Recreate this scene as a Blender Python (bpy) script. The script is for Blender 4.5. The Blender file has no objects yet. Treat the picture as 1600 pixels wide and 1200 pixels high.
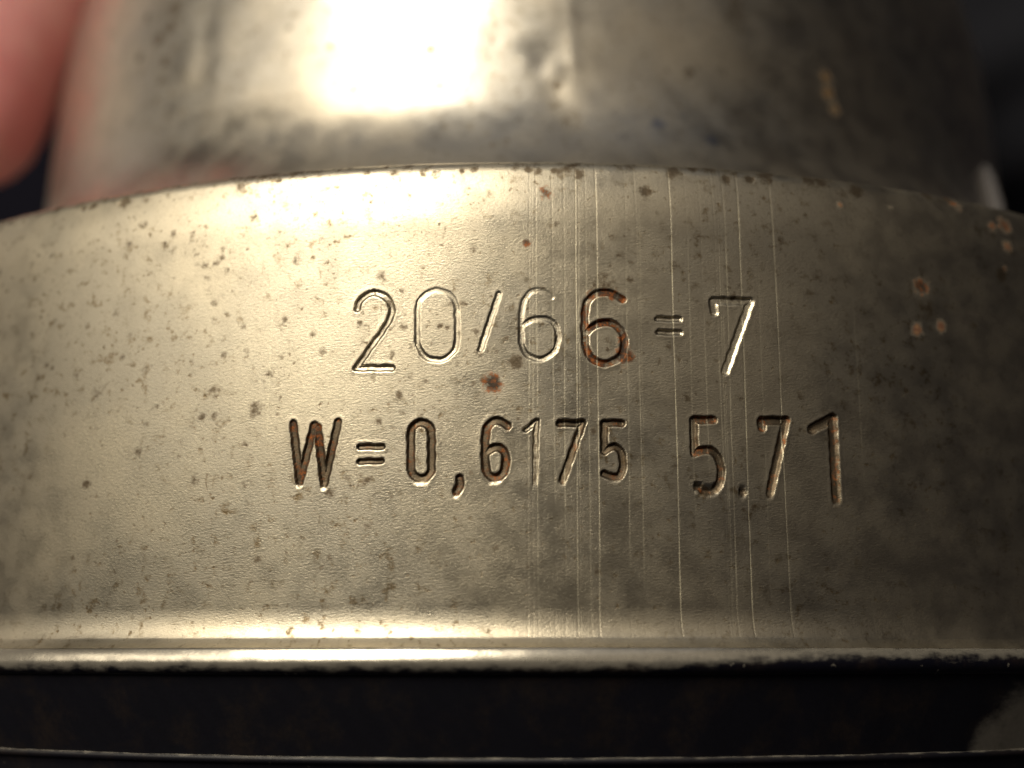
import bpy, math, random
import numpy as np
from mathutils import Vector, Matrix, noise as mnoise

scene = bpy.context.scene
col = scene.collection
random.seed(4)
rng = np.random.default_rng(7)
MM = 0.001                       # everything below is written in millimetres; the scene is in metres

# ---------------------------------------------------------------- camera
cam_data = bpy.data.cameras.new('camera')
cam = bpy.data.objects.new('camera', cam_data)
col.objects.link(cam)
cam_data.sensor_width = 36.0
cam_data.lens = 36.0 * 1971 / 1600
cam_data.shift_x = -18 / 1600
cam_data.clip_start = 0.002
cam_data.clip_end = 20.0
cam.location = (0, -115 * MM, 0)
cam.rotation_euler = (math.radians(90 + 12.3), 0, 0)
cam_data.dof.use_dof = True
cam_data.dof.focus_distance = 60.6 * MM
cam_data.dof.aperture_fstop = cam_data.lens / 1.9
scene.camera = cam

# ---------------------------------------------------------------- dim room, desk lamp and added fill lights
world = bpy.data.worlds.new('World')
scene.world = world
world.use_nodes = True
wb = world.node_tree.nodes['Background']
wb.inputs['Color'].default_value = (0.0075, 0.0065, 0.0085, 1)
wb.inputs['Strength'].default_value = 1.0

def lamp(name, az, el, dist, size, power, color, target=(0, -45, 18), shape='DISK', size_y=None):
    d = bpy.data.lights.new(name, 'AREA')
    d.shape = shape
    d.size = size * MM
    if size_y:
        d.size_y = size_y * MM
    d.energy = power
    d.color = color
    o = bpy.data.objects.new(name, d)
    a, e = math.radians(az), math.radians(el)
    v = Vector((math.sin(a) * math.cos(e), -math.cos(a) * math.cos(e), math.sin(e)))
    t = Vector(target) * MM
    o.location = t + v * dist * MM
    o.rotation_euler = v.to_track_quat('Z', 'Y').to_euler()
    col.objects.link(o)
    return o

lamp('desk_lamp', -28, 38, 300, 150, 0.74, (1.0, 0.90, 0.72))
lamp('room_fill', -52, 23, 900, 580, 1.3, (1.0, 0.89, 0.71), shape='RECTANGLE', size_y=270)  # added soft light from the left to lift the band; source unseen
lamp('wall_fill', -112, 18, 900, 700, 0.65, (1.0, 0.86, 0.70))  # added glow of an unseen wall at the left, for neck and finger
lamp('right_fill', 26, 31, 1200, 800, 0.42, (1.0, 0.86, 0.68))  # added weak fill for the dark right side of neck and band
lamp('ceiling_fill', -22, 66, 1000, 1300, 0.80, (0.93, 0.93, 0.97))  # added cool glow from above so the neck's flare has something to reflect

vs = scene.view_settings
vs.view_transform = 'Standard'
vs.look = 'None'
vs.exposure = 0.0
vs.gamma = 1.0
vs.use_curve_mapping = False

# ---------------------------------------------------------------- stamped characters, scratches and stains
# all in millimetres on the metal: along the circumference from the front line, and up from the lower bead
GLYPHS = [
    ('stamped_digit', 0.135, 0.9, 0.0, [[(-8.18, 16.75),(-8.13, 16.98),(-8.09, 17.11),(-8.04, 17.2),(-7.97, 17.29),(-7.88, 17.36),(-7.79, 17.43),(-7.69, 17.48),(-7.58, 17.51),(-7.47, 17.53),(-7.36, 17.54),(-7.24, 17.53),(-7.13, 17.51),(-7.02, 17.47),(-6.91, 17.41),(-6.81, 17.34),(-6.71, 17.25),(-6.62, 17.14),(-6.55, 17.03),(-6.5, 16.91),(-6.46, 16.79),(-6.44, 16.67),(-6.44, 16.55),(-6.46, 16.42),(-6.5, 16.29),(-6.56, 16.15),(-6.64, 16.0),(-6.75, 15.83),(-6.94, 15.54),(-8.16, 13.79),(-6.38, 13.73)]]),
    ('stamped_digit', 0.108, 0.42, 0.0, [[(-5.18, 16.62),(-5.16, 16.79),(-5.14, 16.88),(-5.12, 16.96),(-5.09, 17.03),(-5.05, 17.1),(-5.02, 17.16),(-4.97, 17.22),(-4.92, 17.28),(-4.87, 17.34),(-4.81, 17.39),(-4.75, 17.43),(-4.69, 17.47),(-4.62, 17.5),(-4.55, 17.53),(-4.48, 17.55),(-4.41, 17.57),(-4.33, 17.58),(-4.26, 17.59),(-4.18, 17.58),(-4.11, 17.58),(-4.03, 17.56),(-3.96, 17.54),(-3.89, 17.52),(-3.82, 17.49),(-3.75, 17.45),(-3.68, 17.41),(-3.62, 17.36),(-3.56, 17.31),(-3.51, 17.25),(-3.46, 17.19),(-3.41, 17.13),(-3.37, 17.06),(-3.34, 16.99),(-3.31, 16.92),(-3.28, 16.84),(-3.27, 16.77),(-3.25, 16.69),(-3.24, 16.57),(-3.24, 16.4),(-3.23, 16.06),(-3.22, 15.55),(-3.22, 15.21),(-3.23, 15.04),(-3.23, 14.92),(-3.24, 14.85),(-3.26, 14.77),(-3.28, 14.7),(-3.31, 14.63),(-3.34, 14.56),(-3.38, 14.5),(-3.43, 14.44),(-3.47, 14.38),(-3.53, 14.32),(-3.58, 14.28),(-3.64, 14.23),(-3.7, 14.19),(-3.77, 14.16),(-3.84, 14.13),(-3.91, 14.11),(-3.98, 14.09),(-4.06, 14.08),(-4.13, 14.08),(-4.21, 14.08),(-4.28, 14.09),(-4.35, 14.1),(-4.43, 14.12),(-4.5, 14.14),(-4.57, 14.17),(-4.64, 14.21),(-4.7, 14.25),(-4.76, 14.3),(-4.82, 14.35),(-4.87, 14.4),(-4.92, 14.46),(-4.97, 14.53),(-5.01, 14.59),(-5.05, 14.66),(-5.08, 14.73),(-5.1, 14.81),(-5.12, 14.88),(-5.13, 14.96),(-5.14, 15.08),(-5.15, 15.25),(-5.16, 15.59),(-5.18, 16.62)]]),
    ('stamped_slash', 0.126, 0.5, 0.1, [[(-1.21, 17.33),(-2.07, 14.58)]]),
    ('stamped_digit', 0.108, 0.36, 0.05, [[(1.37, 17.17),(1.18, 17.35),(1.07, 17.43),(0.97, 17.49),(0.88, 17.52),(0.77, 17.55),(0.67, 17.55),(0.57, 17.53),(0.46, 17.5),(0.35, 17.44),(0.25, 17.37),(0.17, 17.27),(0.09, 17.16),(0.03, 17.03),(-0.02, 16.89),(-0.06, 16.72),(-0.09, 16.54),(-0.1, 16.34),(-0.11, 16.12),(-0.12, 15.89),(-0.12, 15.63),(-0.12, 15.32),(-0.11, 15.07),(-0.09, 14.88),(-0.05, 14.71),(-0.01, 14.58),(0.06, 14.46),(0.14, 14.36),(0.23, 14.27),(0.35, 14.2),(0.47, 14.15),(0.58, 14.11),(0.7, 14.09),(0.81, 14.09),(0.93, 14.11),(1.04, 14.15),(1.16, 14.2),(1.27, 14.27),(1.37, 14.36),(1.46, 14.47),(1.53, 14.58),(1.59, 14.72),(1.62, 14.86),(1.65, 15.01),(1.66, 15.16),(1.65, 15.32),(1.63, 15.47),(1.6, 15.6),(1.56, 15.72),(1.51, 15.82),(1.44, 15.91),(1.36, 15.98),(1.26, 16.03),(1.15, 16.07),(1.04, 16.1),(0.93, 16.12),(0.82, 16.12),(0.7, 16.11),(0.58, 16.09),(0.47, 16.06),(0.32, 16.0),(0.06, 15.87)]]),
    ('stamped_digit', 0.150, 0.9, 1.0, [[(4.84, 17.13),(4.56, 17.3),(4.4, 17.38),(4.27, 17.43),(4.14, 17.46),(4.01, 17.47),(3.88, 17.47),(3.75, 17.45),(3.62, 17.41),(3.49, 17.36),(3.38, 17.3),(3.28, 17.22),(3.2, 17.13),(3.13, 17.02),(3.07, 16.89),(3.02, 16.72),(2.99, 16.53),(2.97, 16.32),(2.96, 16.09),(2.96, 15.85),(2.95, 15.58),(2.96, 15.28),(2.98, 15.03),(3.0, 14.82),(3.03, 14.65),(3.08, 14.5),(3.14, 14.36),(3.22, 14.25),(3.31, 14.14),(3.42, 14.06),(3.53, 13.99),(3.65, 13.95),(3.77, 13.92),(3.91, 13.91),(4.04, 13.93),(4.18, 13.96),(4.31, 14.02),(4.46, 14.09),(4.58, 14.18),(4.68, 14.29),(4.75, 14.41),(4.81, 14.54),(4.85, 14.69),(4.87, 14.84),(4.88, 15.0),(4.86, 15.17),(4.83, 15.32),(4.78, 15.46),(4.71, 15.58),(4.61, 15.69),(4.51, 15.79),(4.41, 15.86),(4.29, 15.91),(4.16, 15.95),(4.04, 15.97),(3.9, 15.96),(3.77, 15.93),(3.62, 15.88),(3.5, 15.82),(3.38, 15.76),(3.26, 15.66),(3.07, 15.48)]]),
    ('stamped_equals_sign', 0.120, 0.8, 0.05, [[(6.56, 16.2),(7.65, 16.21)], [(6.58, 15.53),(7.66, 15.53)]]),
    ('stamped_digit', 0.180, 0.8, 0.05, [[(9.41, 16.67),(9.37, 17.23),(11.29, 17.29),(9.87, 13.69)]]),
    ('stamped_letter', 0.165, 0.9, 0.6, [[(-11.24, 11.14),(-10.8, 8.32),(-10.16, 11.04)], [(-9.99, 10.91),(-9.57, 8.2),(-8.97, 11.13)]]),
    ('stamped_equals_sign', 0.120, 1.0, 0.25, [[(-7.86, 9.92),(-6.76, 9.89)], [(-7.84, 9.2),(-6.78, 9.21)]]),
    ('stamped_digit', 0.165, 0.9, 0.35, [[(-5.38, 10.55),(-5.37, 10.63),(-5.36, 10.68),(-5.35, 10.72),(-5.33, 10.75),(-5.32, 10.79),(-5.3, 10.82),(-5.27, 10.85),(-5.25, 10.88),(-5.22, 10.9),(-5.19, 10.93),(-5.16, 10.95),(-5.13, 10.97),(-5.1, 10.99),(-5.06, 11.0),(-5.03, 11.01),(-4.99, 11.02),(-4.95, 11.03),(-4.91, 11.03),(-4.87, 11.03),(-4.84, 11.02),(-4.8, 11.02),(-4.76, 11.01),(-4.72, 11.0),(-4.69, 10.98),(-4.65, 10.96),(-4.62, 10.94),(-4.59, 10.92),(-4.56, 10.89),(-4.53, 10.87),(-4.51, 10.84),(-4.48, 10.8),(-4.46, 10.77),(-4.45, 10.74),(-4.43, 10.7),(-4.42, 10.66),(-4.41, 10.63),(-4.4, 10.59),(-4.4, 10.5),(-4.39, 10.36),(-4.38, 10.04),(-4.37, 9.3),(-4.37, 8.98),(-4.37, 8.84),(-4.37, 8.75),(-4.38, 8.72),(-4.39, 8.68),(-4.4, 8.64),(-4.41, 8.61),(-4.43, 8.57),(-4.45, 8.54),(-4.47, 8.51),(-4.49, 8.48),(-4.52, 8.46),(-4.55, 8.43),(-4.58, 8.41),(-4.61, 8.39),(-4.64, 8.37),(-4.68, 8.36),(-4.72, 8.35),(-4.75, 8.34),(-4.79, 8.34),(-4.83, 8.33),(-4.87, 8.33),(-4.9, 8.34),(-4.94, 8.34),(-4.98, 8.35),(-5.01, 8.36),(-5.05, 8.38),(-5.08, 8.4),(-5.12, 8.42),(-5.15, 8.44),(-5.18, 8.47),(-5.2, 8.49),(-5.23, 8.52),(-5.25, 8.55),(-5.27, 8.59),(-5.29, 8.62),(-5.31, 8.65),(-5.32, 8.69),(-5.33, 8.73),(-5.34, 8.77),(-5.34, 8.86),(-5.35, 9.0),(-5.36, 9.31),(-5.38, 10.55)]]),
    ('stamped_comma', 0.165, 1.0, 0.8, [[(-3.02, 8.34),(-3.0, 8.12),(-3.0, 8.01),(-3.02, 7.93),(-3.06, 7.85),(-3.17, 7.73)]]),
    ('stamped_digit', 0.165, 1.0, 0.5, [[(-0.76, 10.84),(-0.95, 10.96),(-1.05, 11.02),(-1.14, 11.05),(-1.22, 11.07),(-1.31, 11.08),(-1.39, 11.07),(-1.47, 11.04),(-1.55, 10.99),(-1.62, 10.92),(-1.68, 10.84),(-1.73, 10.74),(-1.77, 10.63),(-1.79, 10.51),(-1.81, 10.35),(-1.82, 10.17),(-1.82, 9.87),(-1.82, 9.45),(-1.81, 9.16),(-1.8, 8.98),(-1.78, 8.83),(-1.76, 8.72),(-1.72, 8.62),(-1.67, 8.53),(-1.61, 8.46),(-1.53, 8.41),(-1.45, 8.37),(-1.37, 8.36),(-1.29, 8.35),(-1.21, 8.37),(-1.13, 8.4),(-1.06, 8.46),(-1.0, 8.54),(-0.94, 8.64),(-0.89, 8.75),(-0.86, 8.88),(-0.84, 9.03),(-0.83, 9.19),(-0.84, 9.33),(-0.86, 9.45),(-0.9, 9.55),(-0.95, 9.64),(-1.01, 9.7),(-1.09, 9.75),(-1.17, 9.79),(-1.26, 9.8),(-1.35, 9.8),(-1.43, 9.78),(-1.54, 9.73),(-1.73, 9.61)]]),
    ('stamped_digit', 0.120, 0.6, 0.1, [[(0.12, 10.66),(0.64, 11.06),(0.6, 10.81),(0.59, 10.64),(0.58, 10.47),(0.57, 10.13),(0.54, 8.06)]]),
    ('stamped_digit', 0.150, 1.0, 0.35, [[(1.71, 10.97),(2.8, 10.98),(1.84, 8.24)]]),
    ('stamped_digit', 0.150, 1.0, 0.35, [[(4.68, 11.0),(3.85, 10.99),(3.83, 9.63),(4.04, 9.77),(4.15, 9.83),(4.25, 9.84),(4.35, 9.84),(4.45, 9.81),(4.53, 9.75),(4.6, 9.67),(4.65, 9.57),(4.69, 9.44),(4.71, 9.3),(4.72, 9.14),(4.71, 8.98),(4.69, 8.8),(4.66, 8.66),(4.61, 8.55),(4.55, 8.47),(4.47, 8.42),(4.38, 8.4),(4.27, 8.4),(4.12, 8.44),(3.81, 8.56)]]),
    ('stamped_digit', 0.165, 1.0, 0.5, [[(9.2, 11.26),(8.21, 11.23),(8.19, 9.61),(8.43, 9.72),(8.56, 9.77),(8.67, 9.79),(8.79, 9.8),(8.91, 9.8),(9.02, 9.77),(9.13, 9.71),(9.23, 9.62),(9.32, 9.51),(9.39, 9.37),(9.44, 9.21),(9.48, 9.02),(9.5, 8.82),(9.49, 8.62),(9.47, 8.44),(9.42, 8.28),(9.35, 8.13),(9.27, 8.01),(9.19, 7.92),(9.1, 7.85),(9.01, 7.81),(8.9, 7.8),(8.78, 7.81),(8.6, 7.87),(8.27, 8.02)]]),
    ('stamped_point', 0.165, 0.8, 0.3, [[(10.52, 7.82),(10.55, 7.76)]]),
    ('stamped_digit', 0.180, 1.1, 0.5, [[(11.66, 10.97),(11.64, 11.31),(12.91, 11.37),(11.92, 7.8)]]),
    ('stamped_digit', 0.210, 1.1, 0.38, [[(14.29, 11.01),(15.43, 11.61),(15.41, 7.59)]]),
]
SCRATCHES = [(-5.164, 0.15), (0.245, 0.35), (0.428, 0.25), (0.642, 0.3), (1.437, 0.3), (1.958, 0.35), (2.541, 0.55), (2.663, 0.4), (3.094, 0.3), (3.555, 0.65), (5.008, 0.3), (5.599, 0.35), (5.724, 0.15), (7.325, 1.0), (8.149, 0.3), (8.884, 0.3), (9.593, 0.35), (9.755, 0.3), (9.852, 0.25), (10.08, 0.5), (10.832, 0.9), (11.758, 0.15), (12.696, 0.8), (16.97, 0.2), (-7.104, 0.12), (-12.561, 0.12)]
BAND_STAINS = [(-1.47, 12.93, 0.45, 1.0, 'r'), (-2.03, 13.12, 0.24, 0.6, 'd'), (-0.37, 13.97, 0.39, 0.9, 'd'), (-3.52, 16.87, 0.24, 0.5, 'd'), (-2.89, 16.89, 0.21, 0.6, 'd'), (-2.16, 14.45, 0.3, 0.6, 'd'), (21.18, 18.9, 0.45, 1.0, 'r'), (20.71, 16.55, 0.36, 1.0, 'p'), (22.25, 16.88, 0.33, 1.0, 'p'), (21.49, 17.66, 0.66, 0.7, 'd'), (6.13, 22.82, 0.33, 1.0, 'd'), (1.08, 22.6, 0.42, 0.7, 'r'), (27.67, 23.3, 0.48, 0.9, 'r'), (26.66, 23.06, 0.36, 0.7, 'r'), (27.52, 21.99, 0.36, 0.9, 'p'), (26.83, 20.25, 0.48, 0.9, 'd'), (27.12, 20.66, 0.21, 0.8, 'p'), (13.72, 12.59, 0.27, 0.6, 'd'), (3.81, 17.75, 0.9, 0.65, 'd'), (4.44, 17.86, 0.42, 0.5, 'd'), (5.17, 14.18, 0.27, 0.8, 'd'), (4.89, 14.3, 0.45, 1.0, 'r'), (4.78, 15.13, 0.27, 0.8, 'r'), (4.37, 17.31, 0.3, 0.8, 'r'), (3.34, 17.29, 0.27, 0.7, 'r'), (-9.27, 7.73, 0.27, 0.8, 'd'), (-3.52, 4.36, 0.24, 0.5, 'd'), (-2.73, 16.21, 0.3, 0.35, 'd'), (-15.51, 12.94, 0.39, 0.6, 'd'), (-13.21, 11.92, 0.45, 0.7, 'd'), (-22.6, 13.34, 0.36, 0.6, 'd'), (-19.73, 10.17, 0.27, 0.7, 'd'), (-19.66, 14.27, 0.24, 0.6, 'd'), (-16.31, 8.57, 0.36, 0.6, 'd'), (-13.53, 8.31, 0.36, 0.5, 'd'), (-22.79, 8.65, 0.3, 0.8, 'd'), (-26.67, 9.27, 0.3, 0.6, 'd'), (-26.71, 14.57, 0.3, 0.6, 'd'), (-11.89, 16.38, 0.21, 0.7, 'd'), (-10.36, 15.64, 0.24, 0.6, 'd'), (-14.11, 16.19, 0.21, 0.6, 'd'), (-21.72, 17.51, 0.36, 0.45, 'd'), (-11.41, 19.39, 0.24, 0.7, 'd'), (-13.7, 18.48, 0.24, 0.45, 'd'), (-15.73, 16.63, 0.27, 0.5, 'd'), (1.64, 20.93, 0.27, 0.6, 'd'), (0.13, 20.0, 0.27, 0.8, 'r'), (-2.45, 19.79, 0.36, 0.55, 'd'), (-3.71, 19.65, 0.3, 0.5, 'd'), (-6.94, 21.08, 0.24, 0.5, 'd'), (5.75, 20.03, 0.36, 0.4, 'd'), (-9.92, 12.42, 0.24, 0.45, 'd'), (-5.49, 13.24, 0.24, 0.5, 'd'), (-3.92, 11.64, 0.24, 0.4, 'd'), (6.58, 14.03, 0.24, 0.55, 'd'), (10.53, 12.28, 0.27, 0.6, 'd'), (6.16, 9.2, 0.24, 0.4, 'd'), (17.81, 12.66, 0.39, 0.5, 'd'), (16.36, 10.0, 0.27, 0.4, 'd'), (7.47, 11.71, 0.3, 0.3, 'd'), (3.44, 12.89, 0.27, 0.4, 'd'), (3.07, 12.88, 0.3, 0.5, 'd'), (-5.67, 22.54, 0.3, 0.5, 'd'), (-4.41, 23.67, 0.3, 0.7, 'd'), (-7.99, 24.0, 0.27, 0.6, 'd'), (-12.74, 24.01, 0.24, 0.6, 'd'), (-16.34, 24.03, 0.27, 0.6, 'd'), (-2.49, 23.96, 0.24, 0.8, 'd'), (16.61, 22.9, 0.21, 0.8, 'p'), (19.7, 23.13, 0.18, 0.6, 'p'), (16.84, 23.56, 0.42, 0.6, 'd'), (24.2, 24.02, 0.54, 0.6, 'r'), (16.37, 4.52, 0.42, 0.5, 'd'), (23.32, 5.98, 0.6, 0.5, 'd'), (25.44, 5.74, 0.6, 0.6, 'd'), (12.71, 12.86, 1.8, 0.25, 'd'), (22.09, 10.47, 1.5, 0.3, 'd')]
NECK_STAINS = [(-27.49, 42.37, 0.52, 0.9, 'd'), (-29.21, 44.66, 0.37, 0.8, 'd'), (-26.37, 42.99, 0.52, 1.0, 'd'), (-26.6, 40.41, 0.44, 1.0, 'd'), (-26.82, 39.03, 0.33, 0.9, 'd'), (-29.65, 41.59, 0.44, 0.8, 'd'), (-31.17, 40.61, 0.37, 0.6, 'd'), (-26.09, 44.36, 0.59, 0.9, 'd'), (-34.95, 43.95, 0.52, 0.45, 'd'), (-20.73, 34.97, 0.52, 0.5, 'd'), (-12.59, 38.32, 0.26, 0.9, 'd'), (-5.88, 37.4, 0.33, 0.9, 'd'), (-10.72, 35.07, 0.37, 0.7, 'd'), (-5.31, 34.81, 0.37, 0.6, 'd'), (-9.03, 35.41, 0.22, 0.7, 'd'), (-18.67, 40.36, 0.3, 0.6, 'd'), (-15.68, 40.19, 0.26, 0.7, 'd'), (-4.96, 39.13, 0.22, 0.6, 'd'), (-2.31, 36.62, 0.26, 0.6, 'd'), (-1.92, 37.69, 0.22, 0.6, 'd'), (-11.56, 40.71, 0.26, 0.6, 'd'), (1.47, 35.95, 0.59, 0.3, 'd'), (2.06, 34.67, 0.37, 0.9, 'd'), (2.84, 32.14, 1.11, 0.54, 'd'), (1.98, 33.18, 0.44, 0.7, 'd'), (14.0, 40.66, 1.19, 0.6, 'd'), (14.04, 41.57, 1.11, 0.6, 'd'), (10.5, 36.14, 0.44, 0.8, 'd'), (12.84, 36.58, 0.52, 0.54, 'd'), (9.01, 36.19, 0.3, 0.6, 'd'), (16.16, 36.1, 0.44, 0.6, 'd'), (8.16, 32.11, 0.48, 0.9, 'b'), (11.42, 31.19, 0.44, 1.0, 'b'), (5.81, 30.88, 0.52, 0.5, 'b'), (9.76, 32.81, 0.44, 0.5, 'b'), (20.86, 37.73, 0.41, 1.0, 'o'), (20.95, 36.61, 0.48, 1.0, 'o'), (21.37, 35.47, 0.41, 0.9, 'o'), (19.92, 35.7, 0.52, 0.54, 'd'), (20.37, 34.44, 0.52, 0.54, 'd'), (21.69, 33.59, 0.67, 0.42, 'd'), (14.64, 33.86, 0.52, 0.3, 'd'), (14.4, 33.61, 0.3, 0.6, 'd'), (23.39, 33.28, 1.11, 0.36, 'd'), (19.4, 40.16, 1.48, 0.21, 'd'), (5.26, 34.16, 1.11, 0.24, 'd'), (6.55, 38.15, 1.48, 0.18, 'd'), (7.41, 39.76, 0.93, 0.3, 'd'), (26.42, 39.16, 2.22, 0.21, 'd')]


for _ in range(190):      # dirt caught along the upper edge of the band
    BAND_STAINS.append((random.uniform(-38, 42), random.uniform(23.7, 25.2), random.uniform(0.12, 0.5), random.uniform(0.5, 1.0), 'd'))
for _ in range(130):      # brown flecks in loose clusters, thicker to the left
    cs, cz = random.gauss(-6, 17), random.uniform(3, 22.5)
    for _ in range(random.choice((1, 2, 3, 4, 6))):
        BAND_STAINS.append((cs + random.gauss(0, 0.7), cz + random.gauss(0, 0.5), random.uniform(0.08, 0.27), random.uniform(0.35, 0.75), 'd'))

# ---------------------------------------------------------------- node helpers
class NT:
    def __init__(self, name):
        self.m = bpy.data.materials.new(name)
        self.m.use_nodes = True
        self.t = self.m.node_tree
        self.t.nodes.clear()
    def n(self, kind, **kw):
        nd = self.t.nodes.new(kind)
        for k, v in kw.items():
            if k.startswith('i_'):
                nd.inputs[k[2:]].default_value = v
            else:
                setattr(nd, k, v)
        return nd
    def l(self, a, b):
        self.t.links.new(a, b)
    def val(self, x, sock):
        if hasattr(x, 'links') or hasattr(x, 'is_linked'):
            self.l(x, sock)
        else:
            sock.default_value = x
    def math(self, op, a, b=0.0, clamp=False):
        nd = self.n('ShaderNodeMath', operation=op, use_clamp=clamp)
        self.val(a, nd.inputs[0]); self.val(b, nd.inputs[1])
        return nd.outputs[0]
    def ramp(self, x, lo, hi, a=0.0, b=1.0):
        nd = self.n('ShaderNodeMapRange', interpolation_type='SMOOTHSTEP')
        self.val(x, nd.inputs['Value'])
        nd.inputs['From Min'].default_value = lo; nd.inputs['From Max'].default_value = hi
        nd.inputs['To Min'].default_value = a; nd.inputs['To Max'].default_value = b
        return nd.outputs['Result']
    def mixc(self, f, a, b):
        nd = self.n('ShaderNodeMix', data_type='RGBA')
        self.val(f, nd.inputs[0]); self.val(a, nd.inputs[6]); self.val(b, nd.inputs[7])
        return nd.outputs[2]
    def mixf(self, f, a, b):
        nd = self.n('ShaderNodeMix', data_type='FLOAT')
        self.val(f, nd.inputs[0]); self.val(a, nd.inputs[2]); self.val(b, nd.inputs[3])
        return nd.outputs[0]
    def noise(self, vec, scale, detail=3.0, rough=0.55):
        nd = self.n('ShaderNodeTexNoise')
        self.l(vec, nd.inputs['Vector'])
        nd.inputs['Scale'].default_value = scale
        nd.inputs['Detail'].default_value = detail
        nd.inputs['Roughness'].default_value = rough
        return nd.outputs['Fac']
    def mapping(self, vec, rot=0.0, scale=(1, 1, 1), loc=(0, 0, 0)):
        nd = self.n('ShaderNodeMapping')
        self.l(vec, nd.inputs['Vector'])
        nd.inputs['Rotation'].default_value = (0, 0, rot)
        nd.inputs['Scale'].default_value = scale
        nd.inputs['Location'].default_value = loc
        return nd.outputs['Vector']
    def attr(self, name):
        return self.n('ShaderNodeAttribute', attribute_name=name)
    def out(self, surf):
        o = self.n('ShaderNodeOutputMaterial')
        self.l(surf, o.inputs['Surface'])
        return self.m

def worn_metal(name, tint_a, tint_b, rough, grain, grain_dist, speckle, seed=0.0, grime=0.85):
    t = NT(name)
    P = t.attr('surf').outputs['Vector']
    P = t.mapping(P, loc=(seed * 17.3, seed * 9.1, seed))
    sa = t.n('ShaderNodeSeparateColor'); t.l(t.attr('stain_a').outputs['Color'], sa.inputs[0])
    sb = t.n('ShaderNodeSeparateColor'); t.l(t.attr('stain_b').outputs['Color'], sb.inputs[0])
    rust_a, dirt_a, pale_a = sa.outputs
    blue_a, ochre_a, scr_a = sb.outputs
    big = t.noise(P, 0.11, 3)
    mid = t.noise(P, 0.55, 4, 0.6)
    fine = t.noise(P, 3.4, 6, 0.7)
    fibre = t.mapping(P, rot=-0.35, scale=(0.55, 1.25, 1))
    g1 = t.noise(fibre, 9.5, 3, 0.6)
    g2 = t.noise(fibre, 22.0, 2, 0.6)
    edge = t.math('MULTIPLY', t.math('SUBTRACT', fine, 0.5), 1.5)
    def mask(a, lo=0.24, hi=0.80):
        return t.ramp(t.math('ADD', a, t.math('MULTIPLY', edge, t.ramp(a, 0.0, 0.3))), lo, hi)
    rust, dirt, pale = mask(rust_a), mask(dirt_a), mask(pale_a)
    blue, ochre = mask(blue_a), mask(ochre_a)
    # loose small pits that gather in patches
    patch = t.ramp(mid, 0.40, 0.64)
    pit1 = t.ramp(t.noise(P, 2.7, 4, 0.6), 0.575, 0.70)
    pit2 = t.ramp(t.noise(P, 6.0, 3, 0.6), 0.59, 0.72)
    pits = t.math('MULTIPLY', t.math('MAXIMUM', pit1, t.math('MULTIPLY', pit2, 0.7)), t.math('MULTIPLY', patch, speckle))
    tone = t.mixc(t.ramp(big, 0.35, 0.65), tint_a, tint_b)
    tone = t.mixc(t.math('MULTIPLY', t.ramp(mid, 0.42, 0.75), 0.24), tone, (tint_b[0]*0.62, tint_b[1]*0.60, tint_b[2]*0.60, 1))
    tone = t.mixc(t.math('MULTIPLY', t.ramp(g1, 0.35, 0.7), 0.22), tone, (tint_a[0]*0.6, tint_a[1]*0.58, tint_a[2]*0.5, 1))
    blotch = t.math('MULTIPLY', t.ramp(t.noise(P, 1.35, 5, 0.72), 0.52, 0.68), t.math('MULTIPLY', t.ramp(big, 0.40, 0.60, 0.12, 1.0), 0.85 * speckle))
    tone = t.mixc(blotch, tone, (0.22, 0.16, 0.085, 1))
    tone = t.mixc(t.math('MULTIPLY', pits, 0.8), tone, (0.15, 0.105, 0.052, 1))
    tone = t.mixc(t.math('MULTIPLY', dirt, grime), tone, (0.088, 0.058, 0.031, 1))
    tone = t.mixc(t.math('MULTIPLY', blue, 0.6), tone, (0.10, 0.13, 0.22, 1))
    tone = t.mixc(t.math('MULTIPLY', ochre, 0.9), tone, (0.20, 0.10, 0.022, 1))
    rusty = t.mixc(t.ramp(fine, 0.43, 0.66), (0.036, 0.020, 0.013, 1), (0.42, 0.125, 0.022, 1))
    tone = t.mixc(t.math('MULTIPLY', rust, 0.92), tone, rusty)
    tone = t.mixc(t.math('MULTIPLY', pale, 0.85), tone, t.mixc(t.ramp(pale_a, 0.35, 0.85), (0.07, 0.03, 0.016, 1), t.mixc(t.ramp(fine, 0.4, 0.62), (0.20, 0.05, 0.016, 1), (0.40, 0.20, 0.09, 1))))
    scr = t.math('MULTIPLY', scr_a, t.ramp(t.noise(t.mapping(P, scale=(40, 0.8, 1)), 1.0, 3, 0.7), 0.28, 0.6, 0.15, 1.0))
    tone = t.mixc(t.math('MULTIPLY', scr, 0.95), tone, (0.95, 0.88, 0.66, 1))
    crust = t.math('MAXIMUM', t.math('MAXIMUM', rust, pale), ochre)
    r = t.mixf(t.ramp(mid, 0.3, 0.7), rough - 0.05, rough + 0.07)
    r = t.mixf(crust, r, 0.68)
    r = t.mixf(t.math('MULTIPLY', t.math('MAXIMUM', pits, dirt), 0.6), r, 0.62)
    r = t.mixf(scr, r, 0.58)
    met = t.mixf(crust, 0.97, 0.55)
    h = t.math('ADD', t.math('MULTIPLY', g1, 1.0), t.math('MULTIPLY', g2, 0.7))
    h = t.math('SUBTRACT', h, t.math('MULTIPLY', pits, 0.4))
    h = t.math('ADD', h, t.math('MULTIPLY', t.math('MULTIPLY', crust, fine), 0.35))
    bp = t.n('ShaderNodeBump')
    bp.inputs['Strength'].default_value = grain
    bp.inputs['Distance'].default_value = grain_dist * MM
    t.l(h, bp.inputs['Height'])
    b = t.n('ShaderNodeBsdfPrincipled')
    t.l(tone, b.inputs['Base Color']); t.l(r, b.inputs['Roughness']); t.l(met, b.inputs['Metallic'])
    t.l(bp.outputs['Normal'], b.inputs['Normal'])
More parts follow.
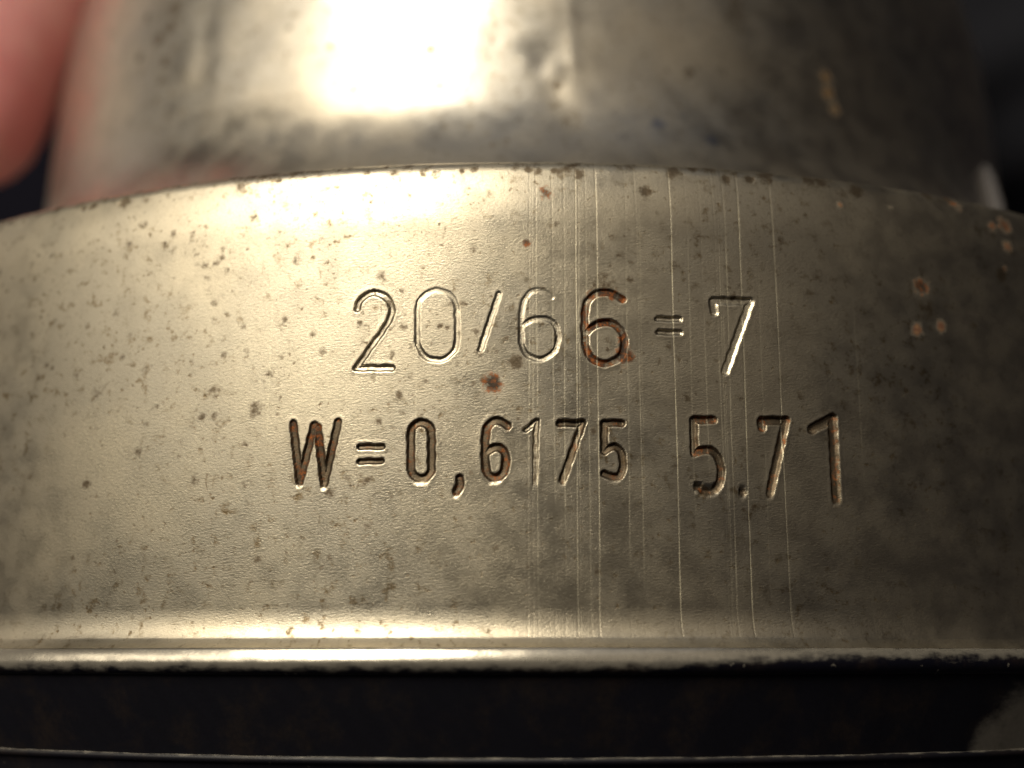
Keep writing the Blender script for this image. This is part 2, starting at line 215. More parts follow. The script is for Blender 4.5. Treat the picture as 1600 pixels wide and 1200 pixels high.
    return t.out(b.outputs['BSDF'])

M_BAND = worn_metal('nickel_plated_band', (0.67, 0.60, 0.465, 1), (0.53, 0.485, 0.395, 1), 0.35, 0.62, 0.017, 1.0)
M_NECK = worn_metal('dull_plated_neck', (0.60, 0.54, 0.44, 1), (0.47, 0.445, 0.40, 1), 0.34, 0.25, 0.015, 0.7, 3.0, 0.8)

def painted_edge(name, z_edge, fade, gloss, chips, ragged=1.9, right_shade=0.0):
    """black lacquer below a worn edge, bare metal above it and in chips, plus a painted pale reflection"""
    t = NT(name)
    P = t.attr('surf').outputs['Vector']
    sep = t.n('ShaderNodeSeparateXYZ'); t.l(P, sep.inputs[0])
    wob = t.noise(t.mapping(P, scale=(1, 2, 1)), 1.0, 4, 0.6)
    zz = t.math('ADD', sep.outputs['Y'], t.math('MULTIPLY', t.math('SUBTRACT', wob, 0.5), ragged))
    zz = t.math('SUBTRACT', zz, t.ramp(sep.outputs['X'], 2.0, 16.0, 0.0, right_shade))      # shade on the bead's right, painted in as lacquer reaching higher
    bare = t.ramp(zz, z_edge - fade, z_edge + fade)
    sa = t.n('ShaderNodeSeparateColor'); t.l(t.attr('stain_a').outputs['Color'], sa.inputs[0])
    chip = t.ramp(t.math('ADD', sa.outputs[2], t.math('MULTIPLY', t.math('SUBTRACT', wob, 0.5), 0.7)), 0.30, 0.85, 0.0, 0.4)  # the skirt's pale reflection, painted as bare metal
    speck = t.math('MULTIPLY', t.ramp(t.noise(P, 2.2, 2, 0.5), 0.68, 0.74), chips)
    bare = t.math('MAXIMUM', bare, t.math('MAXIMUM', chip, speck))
    fine = t.noise(P, 4.0, 3)
    c = t.mixc(bare, t.mixc(fine, (0.003, 0.003, 0.007, 1), t.mixc(t.ramp(t.noise(P, 0.35, 4, 0.65), 0.45, 0.7), (0.006, 0.006, 0.011, 1), (0.026, 0.018, 0.014, 1))), t.mixc(fine, (0.46, 0.425, 0.36, 1), (0.68, 0.63, 0.53, 1)))
    met = t.mixf(bare, 0.0, 0.9)
    r = t.mixf(bare, gloss, 0.26)
    bp = t.n('ShaderNodeBump'); bp.inputs['Strength'].default_value = 0.35; bp.inputs['Distance'].default_value = 0.02 * MM
    t.l(t.math('ADD', t.math('MULTIPLY', bare, -0.6), t.math('MULTIPLY', t.noise(P, 5.0, 3), 0.5)), bp.inputs['Height'])
    b = t.n('ShaderNodeBsdfPrincipled')
    t.l(c, b.inputs['Base Color']); t.l(met, b.inputs['Metallic']); t.l(r, b.inputs['Roughness']); t.l(bp.outputs['Normal'], b.inputs['Normal'])
    return t.out(b.outputs['BSDF'])

M_BEAD = painted_edge('worn_lacquered_bead', -0.22, 0.42, 0.28, 0.3, 1.0, 0.55)
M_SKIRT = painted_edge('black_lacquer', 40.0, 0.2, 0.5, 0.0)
M_RIM = painted_edge('worn_base_rim', -4.37, 0.14, 0.5, 0.1, 0.35)

def simple_metal(name, c, rough):
    t = NT(name)
    P = t.n('ShaderNodeTexCoord').outputs['Object']
    f = t.noise(P, 900.0, 4)
    b = t.n('ShaderNodeBsdfPrincipled')
    t.l(t.mixc(f, (c[0]*.7, c[1]*.68, c[2]*.66, 1), c), b.inputs['Base Color'])
    b.inputs['Metallic'].default_value = 0.6
    t.l(t.mixf(f, rough - .08, rough + .1), b.inputs['Roughness'])
    return t.out(b.outputs['BSDF'])
M_GLINT = simple_metal('glint_metal', (0.10, 0.095, 0.10, 1), 0.6)  # for the plate that stands in for the neck's reflection

def skin_mat():
    t = NT('skin')
    P = t.n('ShaderNodeTexCoord').outputs['Object']
    f = t.noise(P, 120.0, 4); g = t.noise(P, 1400.0, 3)
    b = t.n('ShaderNodeBsdfPrincipled')
    t.l(t.mixc(t.ramp(f, .35, .65), (0.72, 0.235, 0.245, 1), (0.82, 0.37, 0.37, 1)), b.inputs['Base Color'])
    b.inputs['Roughness'].default_value = 0.5
    b.inputs['Subsurface Weight'].default_value = 0.35
    b.inputs['Subsurface Radius'].default_value = (1.0, 0.35, 0.2)
    b.inputs['Subsurface Scale'].default_value = 0.003
    bp = t.n('ShaderNodeBump'); bp.inputs['Strength'].default_value = 0.3; bp.inputs['Distance'].default_value = 0.0002
    t.l(g, bp.inputs['Height']); t.l(bp.outputs['Normal'], b.inputs['Normal'])
    return t.out(b.outputs['BSDF'])
M_SKIN = skin_mat()
def nail_mat():
    t = NT('fingernail')
    P = t.n('ShaderNodeTexCoord').outputs['Object']
    b = t.n('ShaderNodeBsdfPrincipled')
    t.l(t.mixc(t.noise(P, 300.0, 2), (0.70, 0.42, 0.38, 1), (0.78, 0.55, 0.48, 1)), b.inputs['Base Color'])
    b.inputs['Roughness'].default_value = 0.3
    return t.out(b.outputs['BSDF'])
M_NAIL = nail_mat()

# ---------------------------------------------------------------- object helpers
def empty(name, loc=(0, 0, 0)):
    o = bpy.data.objects.new(name, None)
    o.empty_display_size = 0.01
    o.location = Vector(loc) * MM
    col.objects.link(o)
    return o

def mesh_from(name, co, quads, mat, parent, normals=None, attrs=None):
    """co in mm (n,3), quads (m,4)"""
    me = bpy.data.meshes.new(name)
    me.vertices.add(len(co)); me.vertices.foreach_set('co', (co * MM).astype(np.float32).ravel())
    m = len(quads)
    me.loops.add(m * 4); me.loops.foreach_set('vertex_index', quads.astype(np.int32).ravel())
    me.polygons.add(m)
    me.polygons.foreach_set('loop_start', np.arange(0, m * 4, 4, dtype=np.int32))
    me.polygons.foreach_set('use_smooth', np.ones(m, dtype=bool))
    me.update(calc_edges=True)
    for k, v in (attrs or {}).items():
        if v.shape[1] == 3:
            a = me.attributes.new(k, 'FLOAT_VECTOR', 'POINT'); a.data.foreach_set('vector', v.astype(np.float32).ravel())
        else:
            a = me.attributes.new(k, 'FLOAT_COLOR', 'POINT'); a.data.foreach_set('color', v.astype(np.float32).ravel())
    if normals is not None:
        me.normals_split_custom_set_from_vertices(normals.astype(np.float32).tolist())
    me.materials.append(mat)
    o = bpy.data.objects.new(name, me)
    o.parent = parent
    col.objects.link(o)
    return o

def smooth(x, a, b):
    t = np.clip((x - a) / (b - a), 0, 1)
    return t * t * (3 - 2 * t)

def seg_dist(s, z, line):
    """distance to a polyline, and how far towards its lower right side the point lies"""
    d = np.full(s.shape, 1e9); o = np.zeros(s.shape)
    for (x0, y0), (x1, y1) in zip(line[:-1], line[1:]):
        vx, vy = x1 - x0, y1 - y0
        L = vx * vx + vy * vy + 1e-12
        t = np.clip(((s - x0) * vx + (z - y0) * vy) / L, 0, 1)
        qx, qy = s - x0 - t * vx, z - y0 - t * vy
        dd = np.hypot(qx, qy)
        o = np.where(dd < d, 0.62 * qx - 0.78 * qy, o)
        d = np.minimum(d, dd)
    return d, o

def columns(r, ranges, extra=()):
    """arc positions in mm round the full circle: ranges = [(s_end, step), ...] outward on both sides"""
    half = math.pi * r
    pos = [0.0]
    out = []
    for sgn in (1, -1):
        x = 0.0; L = []
        while x < half - 0.5:
            step = 2.5
            for lo, hi, st in ranges:
                if lo <= sgn * x <= hi:
                    step = st; break
            x += step
            if x < half - 0.5:
                L.append(sgn * x)
        out += L
    out += pos + list(extra)
    out = np.unique(np.round(np.array(out + [half]), 4))
    return out

def revolve(s, prof, r0, disp=None):
    """s: arc positions (mm, at radius r0), prof: list of (r, z, v) rows -> coordinate grid, normals, (s, v) grid; closed loop"""
    th = s / r0
    pr = np.array([p[:2] for p in prof]); zv = pr[:, 1]
    tan = np.gradient(pr, axis=0)
    tan /= np.linalg.norm(tan, axis=1)[:, None]
    nr, nz = tan[:, 1], -tan[:, 0]             # outward for rows running upward
    S, Z = np.meshgrid(s, zv)
    d = disp(S, Z) if disp is not None else np.zeros_like(S)
    rr = pr[:, 0][:, None] + d * nr[:, None]
    zz = zv[:, None] + d * nz[:, None]
    T = th[None, :]
    co = np.stack([rr * np.sin(T), -rr * np.cos(T), zz + 0 * T], -1)
    # vertex normals from central differences on the closed loop
    left = np.concatenate([co[:, -1:], co[:, :-1]], 1); right = np.concatenate([co[:, 1:], co[:, :1]], 1)
    du = right - left
    dv = np.gradient(co, axis=0)
    n = np.cross(du, dv); n /= np.linalg.norm(n, axis=2)[..., None] + 1e-12
    return co, n, S, Z

def grid_quads(nr, nc):
    i = np.arange(nr - 1)[:, None] * nc; j = np.arange(nc)[None, :]; k = (np.arange(nc)[None, :] + 1) % nc
    return np.stack([i + j, i + k, i + nc + k, i + nc + j], -1).reshape(-1, 4)

def stain_attrs(S, Z, stains, scratches=()):
    A = np.zeros(S.shape + (4,)); B = np.zeros(S.shape + (4,)); A[..., 3] = B[..., 3] = 1
    ch = {'r': (A, 0), 'd': (A, 1), 'p': (A, 2), 'b': (B, 0), 'o': (B, 1)}
    for s0, z0, r, k, kind in stains:
        arr, c = ch[kind]
        g = k * np.exp(-(((S - s0) / r) ** 2 + ((Z - z0) / r) ** 2) * 0.7)
        arr[..., c] = np.maximum(arr[..., c], g)
    return A, B

def flat(a):
    return a.reshape(-1, a.shape[-1])

def part(name, co, n, S, Z, mat, parent, A=None, B=None):
    nr, nc = S.shape
    if A is None:
        A, B = stain_attrs(S, Z, ())
    surf = np.stack([S, Z, 0 * S], -1)
    return mesh_from(name, flat(co), grid_quads(nr, nc), mat, parent, flat(n), {'surf': flat(surf), 'stain_a': flat(A), 'stain_b': flat(B)})

# ---------------------------------------------------------------- the drum
drum = empty('metal_drum', (0, 0, 0))
drum['label'] = 'worn nickel-plated metal drum with two stamped lines of figures, held by fingertips'
drum['category'] = 'metal drum'

# --- lower band: profile rows run upward
R = 56.0
rows = []
def sweep(r, z, pieces, n=10):
    """profile running downward from (r, z): pieces = (length, tilt from, tilt to) in mm and degrees, tilt 0 = upright, + = facing up"""
    out = [(r, z)]
    for length, t0, t1 in pieces:
        for i in range(n):
            t = math.radians(t0 + (t1 - t0) * (i + 0.5) / n)
            r += math.sin(t) * length / n; z -= math.cos(t) * length / n
            out.append((r, z))
    return out
flare_down = sweep(R, 2.40, ((0.8, 0, 10), (0.62, 10, 24), (0.12, 24, 42), (0.62, 42, 56)))
FR, FZ = flare_down[-1]
flare = flare_down[::-1] + [(R, 2.8), (R, 3.2)]
rows += flare
z = 3.6
while z < 8.2:
    rows.append((R, z)); z += 0.16
while z < 18.4:
    rows.append((R, z)); z += 0.05
while z < 20.8:
    rows.append((R, z)); z += 0.16
r_, z_, l = R, z, 0.0
for seg_len, t0, t1, n in ((3.0, 0, 13, 20), (1.25, 13, 80, 18), (1.0, 80, 89, 6)):
    for i in range(n):
        t = math.radians(t0 + (t1 - t0) * (i + 0.5) / n)
        r_ -= math.sin(t) * seg_len / n; z_ += math.cos(t) * seg_len / n
        rows.append((r_, z_))
TOP_Z = z_
for r in (50, 46, 44, 43, 42.2):
    rows.append((r, TOP_Z + 0.004 * (54 - r)))
extra = []
for sx, st in SCRATCHES:
    w = 0.03 + 0.012 * st
    extra += [sx - w, sx, sx + w]
s_cols = columns(R, [(-12.6, 17.6, 0.05), (-46, 46, 0.17)], extra)

glyph_d = []
STRIKE = {1: -0.6, 2: -0.2, 3: -0.65, 4: -0.15, 7: -0.45, 9: 0.15, 12: 0.8, 13: 0.4, 14: 0.2, 17: 0.1, 18: 0.3}     # which end of a character was struck deeper
def scratch_lean(sx, Z):
    return 0.0045 * math.sin(sx * 7.7) * (Z - 12) + 0.012 * np.sin(Z * 0.5 + sx * 3)
def scratch_run(sx, st, Z):
    lo = 1.0 if st > 0.45 else 1.0 + 8 * abs(math.sin(sx * 5.1)); hi = 24.5 if st > 0.45 else 24.5 - 9 * abs(math.sin(sx * 9.3))
    wave = 0.8 + 0.2 * np.sin(Z * (0.6 + 0.3 * math.sin(sx * 2)) + sx * 11)
    return smooth(Z, lo - 1, lo + 2) * (1 - smooth(Z, hi - 3, hi + 1)) * wave
def band_disp(S, Z):
    d = 0.010 * np.sin(S * 0.31 + 0.7 * np.sin(Z * 0.23)) + 0.003 * np.sin(S * 0.83 + Z * 0.4 + 1.0) * np.cos(Z * 0.53) + 0.001 * np.sin(S * 1.9 - Z * 1.3)
    d *= smooth(Z, 1.0, 4.0) * (1 - smooth(Z, 20.5, 23.0)) * 0.8 + 0.2
    cut = np.zeros_like(S); lip = np.zeros_like(S)
    for name, w, dep, rust, lines in GLYPHS:
        g = np.full(S.shape, 1e9)
        pts = np.array([p for ln in lines for p in ln])
        m = (S > pts[:, 0].min() - 1) & (S < pts[:, 0].max() + 1) & (Z > pts[:, 1].min() - 1) & (Z < pts[:, 1].max() + 1)
        sm, zm = S[m], Z[m]
        # the die edge wanders a little
        sm = sm + 0.012 * np.sin(zm * 9.0 + sm * 4); zm = zm + 0.012 * np.sin(sm * 8.0 + 1.3)
        gm = np.full(sm.shape, 1e9); om = np.zeros(sm.shape)
        for ln in lines:
            d1, o1 = seg_dist(sm, zm, ln)
            om = np.where(d1 < gm, o1, om); gm = np.minimum(gm, d1)
        g[m] = gm
        glyph_d.append(g)
        wall = max(w * 0.45, 0.055)
        uneven = 1 + 0.18 * np.sin(sm * 2.3 + 1.7) * np.sin(zm * 1.9)
        # the punch was held askew: the upper left wall is deep and steep, the floor climbs to the lower right
        kz = STRIKE.get(len(glyph_d) - 1, 0.0)
        zc, zh = (pts[:, 1].min() + pts[:, 1].max()) / 2, (pts[:, 1].max() - pts[:, 1].min()) / 2 + 0.2
        uneven = np.maximum(0.12, uneven * (1 + kz * (zm - zc) / zh))
        tilt = 0.58 + 0.42 * np.clip(0.5 - 0.5 * om / w, 0, 1)
        soft = np.where(om > 0, 0.95, 0.34)
        c = 0.17 * dep * uneven * tilt * (1 - smooth(gm, w - wall * soft, w + wall * soft))
        cut[m] = np.maximum(cut[m], c)
        lip[m] = np.maximum(lip[m], 0.006 * dep * np.exp(-((gm - w - 0.11) / 0.10) ** 2))
    d = d - cut + lip * (cut < 0.01)
    for sx, st in SCRATCHES:
        d = d - 0.008 * st * np.exp(-((S - sx - scratch_lean(sx, Z)) / 0.03) ** 2) * (Z > 1.0)
    for s0, z0, r, k, kind in BAND_STAINS:
        if kind == 'p' or (kind == 'r' and k > 0.8) or (kind == 'd' and k > 0.95):
            q = ((S - s0) / r) ** 2 + ((Z - z0) / r) ** 2
            d = d + (0.015 if kind == 'p' else -0.02) * k * np.exp(-q * 1.5)
    return d

co, nrm, S, Z = revolve(s_cols, rows, R, band_disp)
A, B = stain_attrs(S, Z, BAND_STAINS)
for sx, st in SCRATCHES:
    lean = smooth(Z, 1.0, 1.6) * (1 - smooth(Z, 23.0, 24.0))
    B[..., 2] = np.maximum(B[..., 2], (0.15 + 1.1 * st) * np.exp(-((S - sx - scratch_lean(sx, Z)) / 0.028) ** 2) * lean * scratch_run(sx, st, Z))
for (name, w, dep, rust, lines), g in zip(GLYPHS, glyph_d):
    inside = 1 - smooth(g, w * 0.9, w * 1.7)
    blot = 0.62 + 0.38 * np.sin(S * 3.1 + Z * 1.1 + w * 90) * np.sin(Z * 1.7 - S * 0.9)
    A[..., 0] = np.maximum(A[..., 0], inside * rust * blot * 1.25)
    A[..., 1] = np.maximum(A[..., 1], (1 - smooth(g, w * 0.8, w * 2.0)) * min(1.0, (0.80 if lines[0][0][1] < 12 else 0.36) + 0.3 * rust) * min(1, dep + 0.1))
nr, nc = S.shape
quads = grid_quads(nr, nc)
# each stamped character is a part of its own: the sunk faces with their walls
gid = np.full(S.size, -1)
best = np.full(S.size, 1e9)
for i, ((name, w, dep, rust, lines), g) in enumerate(zip(GLYPHS, glyph_d)):
    k = (g - (w + 0.07)).ravel()
    sel = (k < 0) & (k < best)
    gid[sel] = i; best[sel] = k[sel]
fg = gid[quads]
face_id = np.where((fg == fg[:, :1]).all(1), fg[:, 0], -1)
fco, fn = flat(co), flat(nrm)
fs = flat(np.stack([S, Z, 0 * S], -1)); fA, fB = flat(A), flat(B)
def sub(name, face_sel, parent):
    q = quads[face_sel]
    used, inv = np.unique(q, return_inverse=True)
    return mesh_from(name, fco[used], inv.reshape(-1, 4), M_BAND, parent, fn[used], {'surf': fs[used], 'stain_a': fA[used], 'stain_b': fB[used]})
band = sub('lower_band', face_id == -1, drum)
band['label'] = 'broad nickel band with stamped figures, scratches and brown specks'
for i, gl in enumerate(GLYPHS):
    o = sub(gl[0], face_id == i, band)
    if gl[3] >= 0.6:
        o['label'] = 'rust-filled ' + gl[0].replace('_', ' ')

# --- neck above the band
r_n = 42.6
zk = [25.0, 26.2, 27.5, 28.6, 29.7, 30.7, 31.7, 32.7, 33.7, 34.6, 35.4, 36]
rk = [50.2, 48.3, 46.7, 45.6, 44.78, 44.15, 43.65, 43.26, 42.99, 42.81, 42.70, 42.645]
neck_rows = [(52.0, TOP_Z + 0.03), (50.6, TOP_Z + 0.12)]
for q in np.arange(25.3, 36.01, 0.3):      # a concave sweep up from the band's top
    c_ = np.polyfit(zk, np.log(np.array(rk) - 42.45), 5)
    neck_rows.append((42.45 + float(np.exp(np.polyval(c_, q))), float(q)))
prof_r = [(36.0, 42.64), (37, 42.61), (40, 42.5), (44, 42.35), (47.6, 42.1), (50.8, 41.7), (54.1, 41.0), (56.5, 40.2), (59.5, 38.6), (62, 36.4), (63.8, 33.2), (64.6, 29.0)]
pz = [p[0] for p in prof_r]; prr = [p[1] for p in prof_r]
z = 36.3
while z < 57:
    neck_rows.append((float(np.interp(z, pz, prr)), z)); z += 0.22
for zz_, rr_ in prof_r[8:]:
    neck_rows.append((rr_, zz_))
for r in (22, 14, 7, 2, 0.05):
    neck_rows.append((r, 64.6 + 0.02 * (29 - r)))
NR = np.array(neck_rows)
k = np.array([1, 4, 6, 4, 1]) / 16.0      # soften the joints between the profile's stretches
for _ in range(3):
    sm_r = np.convolve(np.pad(NR[:, 0], 2, 'edge'), k, 'valid')
    NR[30:-12, 0] = sm_r[30:-12]
neck_rows = [tuple(q) for q in NR]
n_cols = columns(r_n, [(-52, 52, 0.25)])
def neck_disp(S, Z):
    d = 0.03 * np.sin(S * 0.13 + 0.5) * np.sin(Z * 0.21) + 0.010 * np.sin(S * 0.4 + Z * 0.31) + 0.003 * np.sin(S * 1.1 - Z * 0.8)
    d += 0.011 * np.sin(S * 0.62 + 1.3 * np.sin(Z * 0.37 + 1)) * np.sin(Z * 0.71 + 0.8 * np.sin(S * 0.5)) + 0.004 * np.sin(S * 1.7 + 2 * np.sin(Z * 0.9))
    right = smooth(S, 1.0, 6.0)
    d += right * (0.014 * np.sin(S * 0.9 + 1.2 * np.sin(Z * 0.7)) * np.sin(Z * 0.8 + S * 0.25) + 0.004 * np.sin(S * 2.1 + Z * 1.7))
    def bump(s0, z0, a, b, h):
        return h * np.exp(-((S - s0) / a) ** 2 - ((Z - z0) / b) ** 2)
    d += bump(1.15, 36.6, 1.5, 1.3, -0.10) + bump(1.9, 35.6, 0.7, 0.8, 0.07) + bump(0.3, 36.3, 0.7, 0.6, 0.05) + bump(1.9, 34.2, 0.9, 1.3, -0.09)
    d += 0.035 * np.exp(-((S - 3.1 - 0.15 * np.sin(Z * 0.6)) / 0.45) ** 2) * smooth(Z, 34.0, 36.0)      # a vertical crease
    d -= bump(-22.6, 40.5, 1.1, 5.0, 0.06) + bump(2.7, 31.9, 1.5, 1.3, 0.10)
    return d * smooth(Z, 25.5, 28) * (1 - smooth(Z, 50, 56))
co, nrm, S, Z = revolve(n_cols, neck_rows, r_n, neck_disp)
A, B = stain_attrs(S, Z, NECK_STAINS)
neck = part('upper_neck', co, nrm, S, Z, M_NECK, drum, A, B)
neck['label'] = 'narrower dented upper cylinder with dark stains and a bright reflection'

# --- bead, lacquered skirt and base rim under the band
low_cols = columns(R, [(-46, 46, 0.25)])
def low_disp(a):
    return lambda S, Z: a * (np.sin(S * 0.9) * 0.5 + np.sin(S * 2.3 + 1) * 0.3 + np.sin(S * 5.1 + Z * 3) * 0.2)
bead_rows = sweep(FR - 0.03, FZ + 0.012, ((0.16, 52, 27), (0.50, 27, 12), (0.85, 12, -74)), 14)[::-1]
BR, BZ = bead_rows[0]
co, nrm, S, Z = revolve(low_cols, bead_rows, R, low_disp(0.012))
part('rolled_bead', co, nrm, S, Z, M_BEAD, drum)
skirt_rows = [(55.05 + (BR - 0.03 - 55.05) * f, -4.45 + (BZ + 0.02 + 4.45) * f) for f in np.linspace(0, 1, 24)]
co, nrm, S, Z = revolve(low_cols, skirt_rows, R, low_disp(0.03))
SKIRT_SHEEN = [(26.5, -3.6, 2.4, 1.0, 'p'), (29.5, -2.9, 2.6, 1.0, 'p'), (24.3, -4.1, 1.4, 0.9, 'p')]  # pale reflection at the skirt's right end, painted in as patches
A, B = stain_attrs(S, Z, SKIRT_SHEEN)
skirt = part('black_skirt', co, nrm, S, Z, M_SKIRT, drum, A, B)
skirt['label'] = 'black lacquered strip below the bead, with a pale reflection painted at the right end'
rim_rows = [(50.0, -9.0), (53.2, -8.2), (54.4, -6.8), (54.75, -5.2)] + [(54.85 + 0.30 * math.cos(math.radians(f)), -4.58 + 0.24 * math.sin(math.radians(f))) for f in np.linspace(-70, 80, 16)]
co, nrm, S, Z = revolve(low_cols, [(0.05, -9.3), (20, -9.2), (40, -9.1)] + rim_rows, R, None)
part('base_rim', co, nrm, S, Z, M_RIM, drum)

# --- small added plate standing in for a pale reflection on the neck's right edge
def prism(outline_rz, theta, thick, name, mat, parent):
    t = math.radians(theta)
    rad = np.array([math.sin(t), -math.cos(t), 0]); tang = np.array([math.cos(t), math.sin(t), 0])
    n = len(outline_rz)
    v = []
    for sgn in (-1, 1):
        for r, z in outline_rz:
            v.append(rad * r + tang * sgn * thick / 2 + np.array([0, 0, z]))
    me = bpy.data.meshes.new(name)
    faces = [list(range(n))[::-1], list(range(n, 2 * n))] + [[i, (i + 1) % n, n + (i + 1) % n, n + i] for i in range(n)]
    me.from_pydata([tuple(q * MM) for q in v], [], faces)
    me.update()
    me.materials.append(mat)
    o = bpy.data.objects.new(name, me); o.parent = parent; col.objects.link(o)
    bv = o.modifiers.new('bevel', 'BEVEL'); bv.width = 0.2 * MM; bv.segments = 2
    return o
prism([(42.2, TOP_Z + 0.02), (44.3, TOP_Z + 0.02), (43.9, 33.5), (43.5, 35.6), (43.2, 36.6), (42.9, 37.0), (42.2, 37.0)], 56.0, 0.7, 'fin', M_GLINT, drum)

# ---------------------------------------------------------------- the hand that holds it
hand_root = empty('person', (40, 90, 135))
hand_root['label'] = 'bare hand gripping the upper cylinder, blurred pink fingertip at the left edge'
hand_root['category'] = 'person'
HAND = {
    'index':  [((-30, 6, 103), 10.5), ((-45, -4, 101), 9.6), ((-54, -9, 86), 8.8), ((-48.5, -11, 69), 8.8), ((-46.6, -12, 57), 8.4), ((-48.6, -12, 46), 6.6)],
    'middle': [((-32, 24, 106), 10.5), ((-44, 27, 104), 9.8), ((-49, 29, 88), 9.0), ((-45, 31, 64), 8.2), ((-40.6, 30.5, 50), 7.6), ((-40.2, 30, 46), 6.8)],
    'ring':   [((-28, 40, 104), 10), ((-38, 46, 102), 9.2), ((-42, 50, 84), 8.5), ((-38, 46, 62), 8.0), ((-32.5, 39, 48), 7.4), ((-32, 37.5, 44), 6.6)],
    'pinky':  [((-14, 52, 101), 9), ((-19, 62, 97), 8.0), ((-20, 65, 82), 7.3), ((-17, 58, 66), 6.8), ((-14.5, 48, 56), 6.4), ((-14, 46.5, 53), 5.8)],
    'thumb':  [((20, 48, 106), 13), ((32, 40, 100), 11.5), ((39, 34, 86), 10.5), ((40, 33, 72), 9.6), ((38.0, 31, 58), 9.0), ((37.5, 30, 53), 8.0)],
}
PALM = [((-30, 6, 103), (18, 62, 114), 11, 15), ((-32, 24, 106), (24, 70, 116), 12, 16), ((-28, 40, 104), (28, 74, 116), 12, 16),
        ((-14, 52, 101), (30, 78, 115), 11, 15), ((22, 46, 106), (30, 70, 116), 13, 16), ((26, 70, 116), (62, 94, 114), 17, 19), ((62, 94, 114), (170, 148, 86), 19, 27)]
SLEEVE = ((50, 86, 115), (175, 150, 84), 23.5, 34)
def hand_mesh():
    import bmesh
    bm = bmesh.new()
    def ball(c, r):
        bmesh.ops.create_icosphere(bm, subdivisions=2, radius=r * MM, matrix=Matrix.Translation(Vector(c) * MM))
    def chain(a, b, ra, rb):
        a, b = Vector(a), Vector(b)
        n = max(2, int((b - a).length / 2.2))
        for i in range(n + 1):
            f = i / n
            ball(a.lerp(b, f), ra + (rb - ra) * f)
    for pts in HAND.values():
        for (a, ra), (b, rb) in zip(pts[:-1], pts[1:]):
            chain(a, b, ra, rb)
    for a, b, ra, rb in PALM:
        chain(a, b, ra, rb)
    me = bpy.data.meshes.new('hand_raw'); bm.to_mesh(me); bm.free()
    o = bpy.data.objects.new('hand_raw', me); col.objects.link(o)
    m = o.modifiers.new('r', 'REMESH'); m.mode = 'VOXEL'; m.voxel_size = 1.1 * MM; m.use_smooth_shade = True
    s = o.modifiers.new('s', 'SMOOTH'); s.factor = 0.6; s.iterations = 14
    dg = bpy.context.evaluated_depsgraph_get(); dg.update()
    out = bpy.data.meshes.new_from_object(o.evaluated_get(dg))
    bpy.data.objects.remove(o); bpy.data.meshes.remove(me)
    return out
hm = hand_mesh()
hm.name = 'hand'
hm.materials.clear(); hm.materials.append(M_SKIN)
for p in hm.polygons:
    p.use_smooth = True
hand = bpy.data.objects.new('hand', hm)
hand.parent = hand_root
hand.matrix_parent_inverse = Matrix.Translation(-Vector((40, 90, 135)) * MM)
col.objects.link(hand)
def nail(finger, out_dir, w):
    pts = HAND[finger]
    a, b = Vector(pts[-2][0]), Vector(pts[-1][0])
    ax = (b - a).normalized()
    o_ = Vector(out_dir); o_ = (o_ - ax * o_.dot(ax)).normalized()
    side = ax.cross(o_).normalized()
    c = a.lerp(b, 0.55)
    rad = (pts[-2][1] + pts[-1][1]) / 2 - 0.15
    n_u, n_v = 9, 9
    co = []
    for shell in (0.0, 0.45):
        for i in range(n_v):
            for j in range(n_u):
                u = (j / (n_u - 1) - .5) * 2; v = (i / (n_v - 1) - .5) * 2
                ang = u * math.radians(50) * math.sqrt(max(0.05, 1 - 0.28 * max(0, -v) ** 3 - 0.35 * max(0, v) ** 4))
                rr = rad + shell - 0.35 * v * v * (v > 0)
                co.append(c + ax * v * w * 0.62 + o_ * math.cos(ang) * rr + side * math.sin(ang) * rr)
    me = bpy.data.meshes.new('fingernail')
    f = []
    for k in (0, n_u * n_v):
        for i in range(n_v - 1):
            for j in range(n_u - 1):
                q = [k + i * n_u + j, k + i * n_u + j + 1, k + (i + 1) * n_u + j + 1, k + (i + 1) * n_u + j]
                f.append(q if k else q[::-1])
    N = n_u * n_v
    ring = [j for j in range(n_u)] + [i * n_u + n_u - 1 for i in range(1, n_v)] + [(n_v - 1) * n_u + j for j in range(n_u - 2, -1, -1)] + [i * n_u for i in range(n_v - 2, 0, -1)]
    for a_, b_ in zip(ring, ring[1:] + ring[:1]):
        f.append([a_, b_, b_ + N, a_ + N])
    me.from_pydata([tuple(q * MM) for q in co], [], f)
    for p in me.polygons:
        p.use_smooth = True
    me.update(); me.materials.append(M_NAIL)
    o = bpy.data.objects.new('fingernail', me); o.parent = hand; col.objects.link(o)
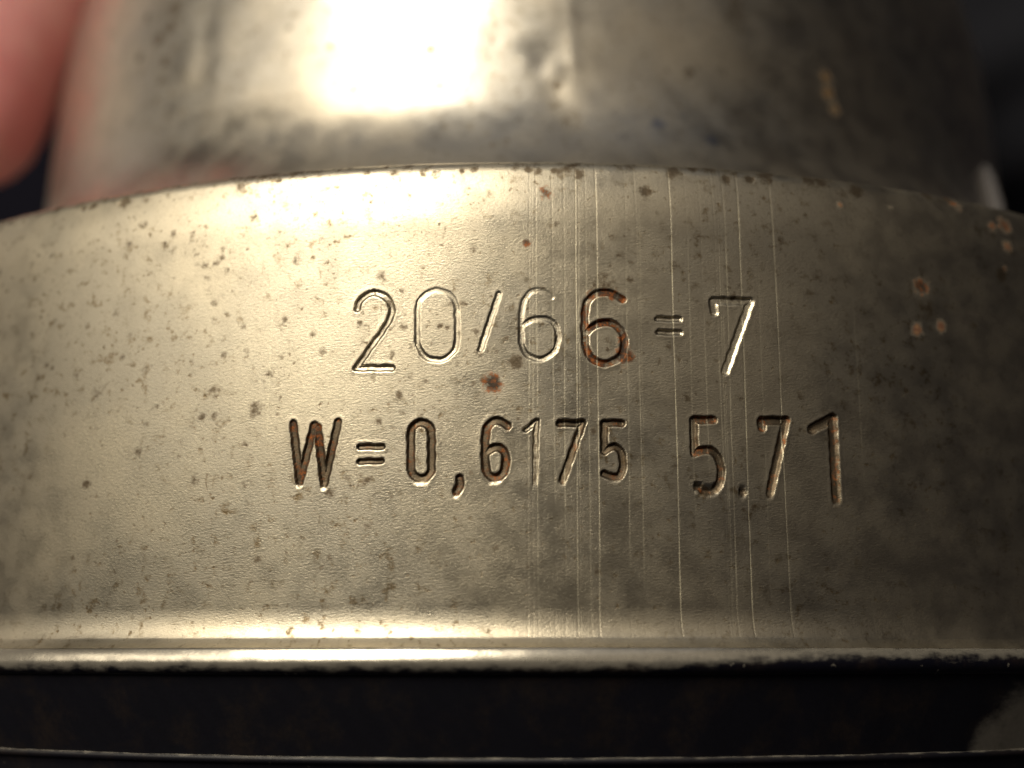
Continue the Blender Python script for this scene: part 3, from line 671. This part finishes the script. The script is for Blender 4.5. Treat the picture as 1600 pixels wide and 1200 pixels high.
nail('index', (-1, -0.2, 0), 10); nail('middle', (-1, 0.2, 0), 10.5); nail('ring', (-0.75, 0.75, 0), 9.5); nail('pinky', (-0.4, 0.9, 0), 8); nail('thumb', (1, 0.15, 0), 12)

# dark cuff and sleeve round the forearm
def sleeve_mat():
    t = NT('dark_blue_cloth')
    P = t.n('ShaderNodeTexCoord').outputs['Object']
    f = t.noise(P, 60.0, 4); g = t.noise(P, 1500.0, 2)
    b = t.n('ShaderNodeBsdfPrincipled')
    t.l(t.mixc(f, (0.016, 0.018, 0.028, 1), (0.034, 0.036, 0.048, 1)), b.inputs['Base Color'])
    b.inputs['Roughness'].default_value = 0.9
    bp = t.n('ShaderNodeBump'); bp.inputs['Strength'].default_value = 0.5; bp.inputs['Distance'].default_value = 0.0004
    t.l(g, bp.inputs['Height']); t.l(bp.outputs['Normal'], b.inputs['Normal'])
    return t.out(b.outputs['BSDF'])
a, b, ra, rb = SLEEVE
a, b = Vector(a), Vector(b)
ax = (b - a).normalized(); u = ax.orthogonal().normalized(); w = ax.cross(u)
co = []; NU, NL = 64, 50
path = [(0.06, -3.0), (0.0, -2.2), (-0.004, -0.6), (0.0, 0.0)] + [(i / (NL - 5), 0.0) for i in range(1, NL - 3)]
for f, dr in path:
    for k in range(NU):
        an = 2 * math.pi * k / NU
        p = a.lerp(b, f)
        r = ra + (rb - ra) * f + dr + 1.3 * math.sin(f * 26 + 2 * math.sin(an * 2 + 1)) * math.sin(an * 3 + f * 9) * min(1, f * 6 + 0.2)
        co.append(tuple((p + (u * math.cos(an) + w * math.sin(an)) * r) * MM))
nl = len(path)
faces = [(i * NU + k, i * NU + (k + 1) % NU, (i + 1) * NU + (k + 1) % NU, (i + 1) * NU + k) for i in range(nl - 1) for k in range(NU)]
me = bpy.data.meshes.new('sleeve'); me.from_pydata(co, [], faces)
for p in me.polygons:
    p.use_smooth = True
me.update(); me.materials.append(sleeve_mat())
sleeve = bpy.data.objects.new('sleeve', me)
sleeve.parent = hand_root
sleeve.matrix_parent_inverse = Matrix.Translation(-Vector((40, 90, 135)) * MM)
sleeve['label'] = 'dark blue cloth sleeve, out of focus at the right edge'
col.objects.link(sleeve)
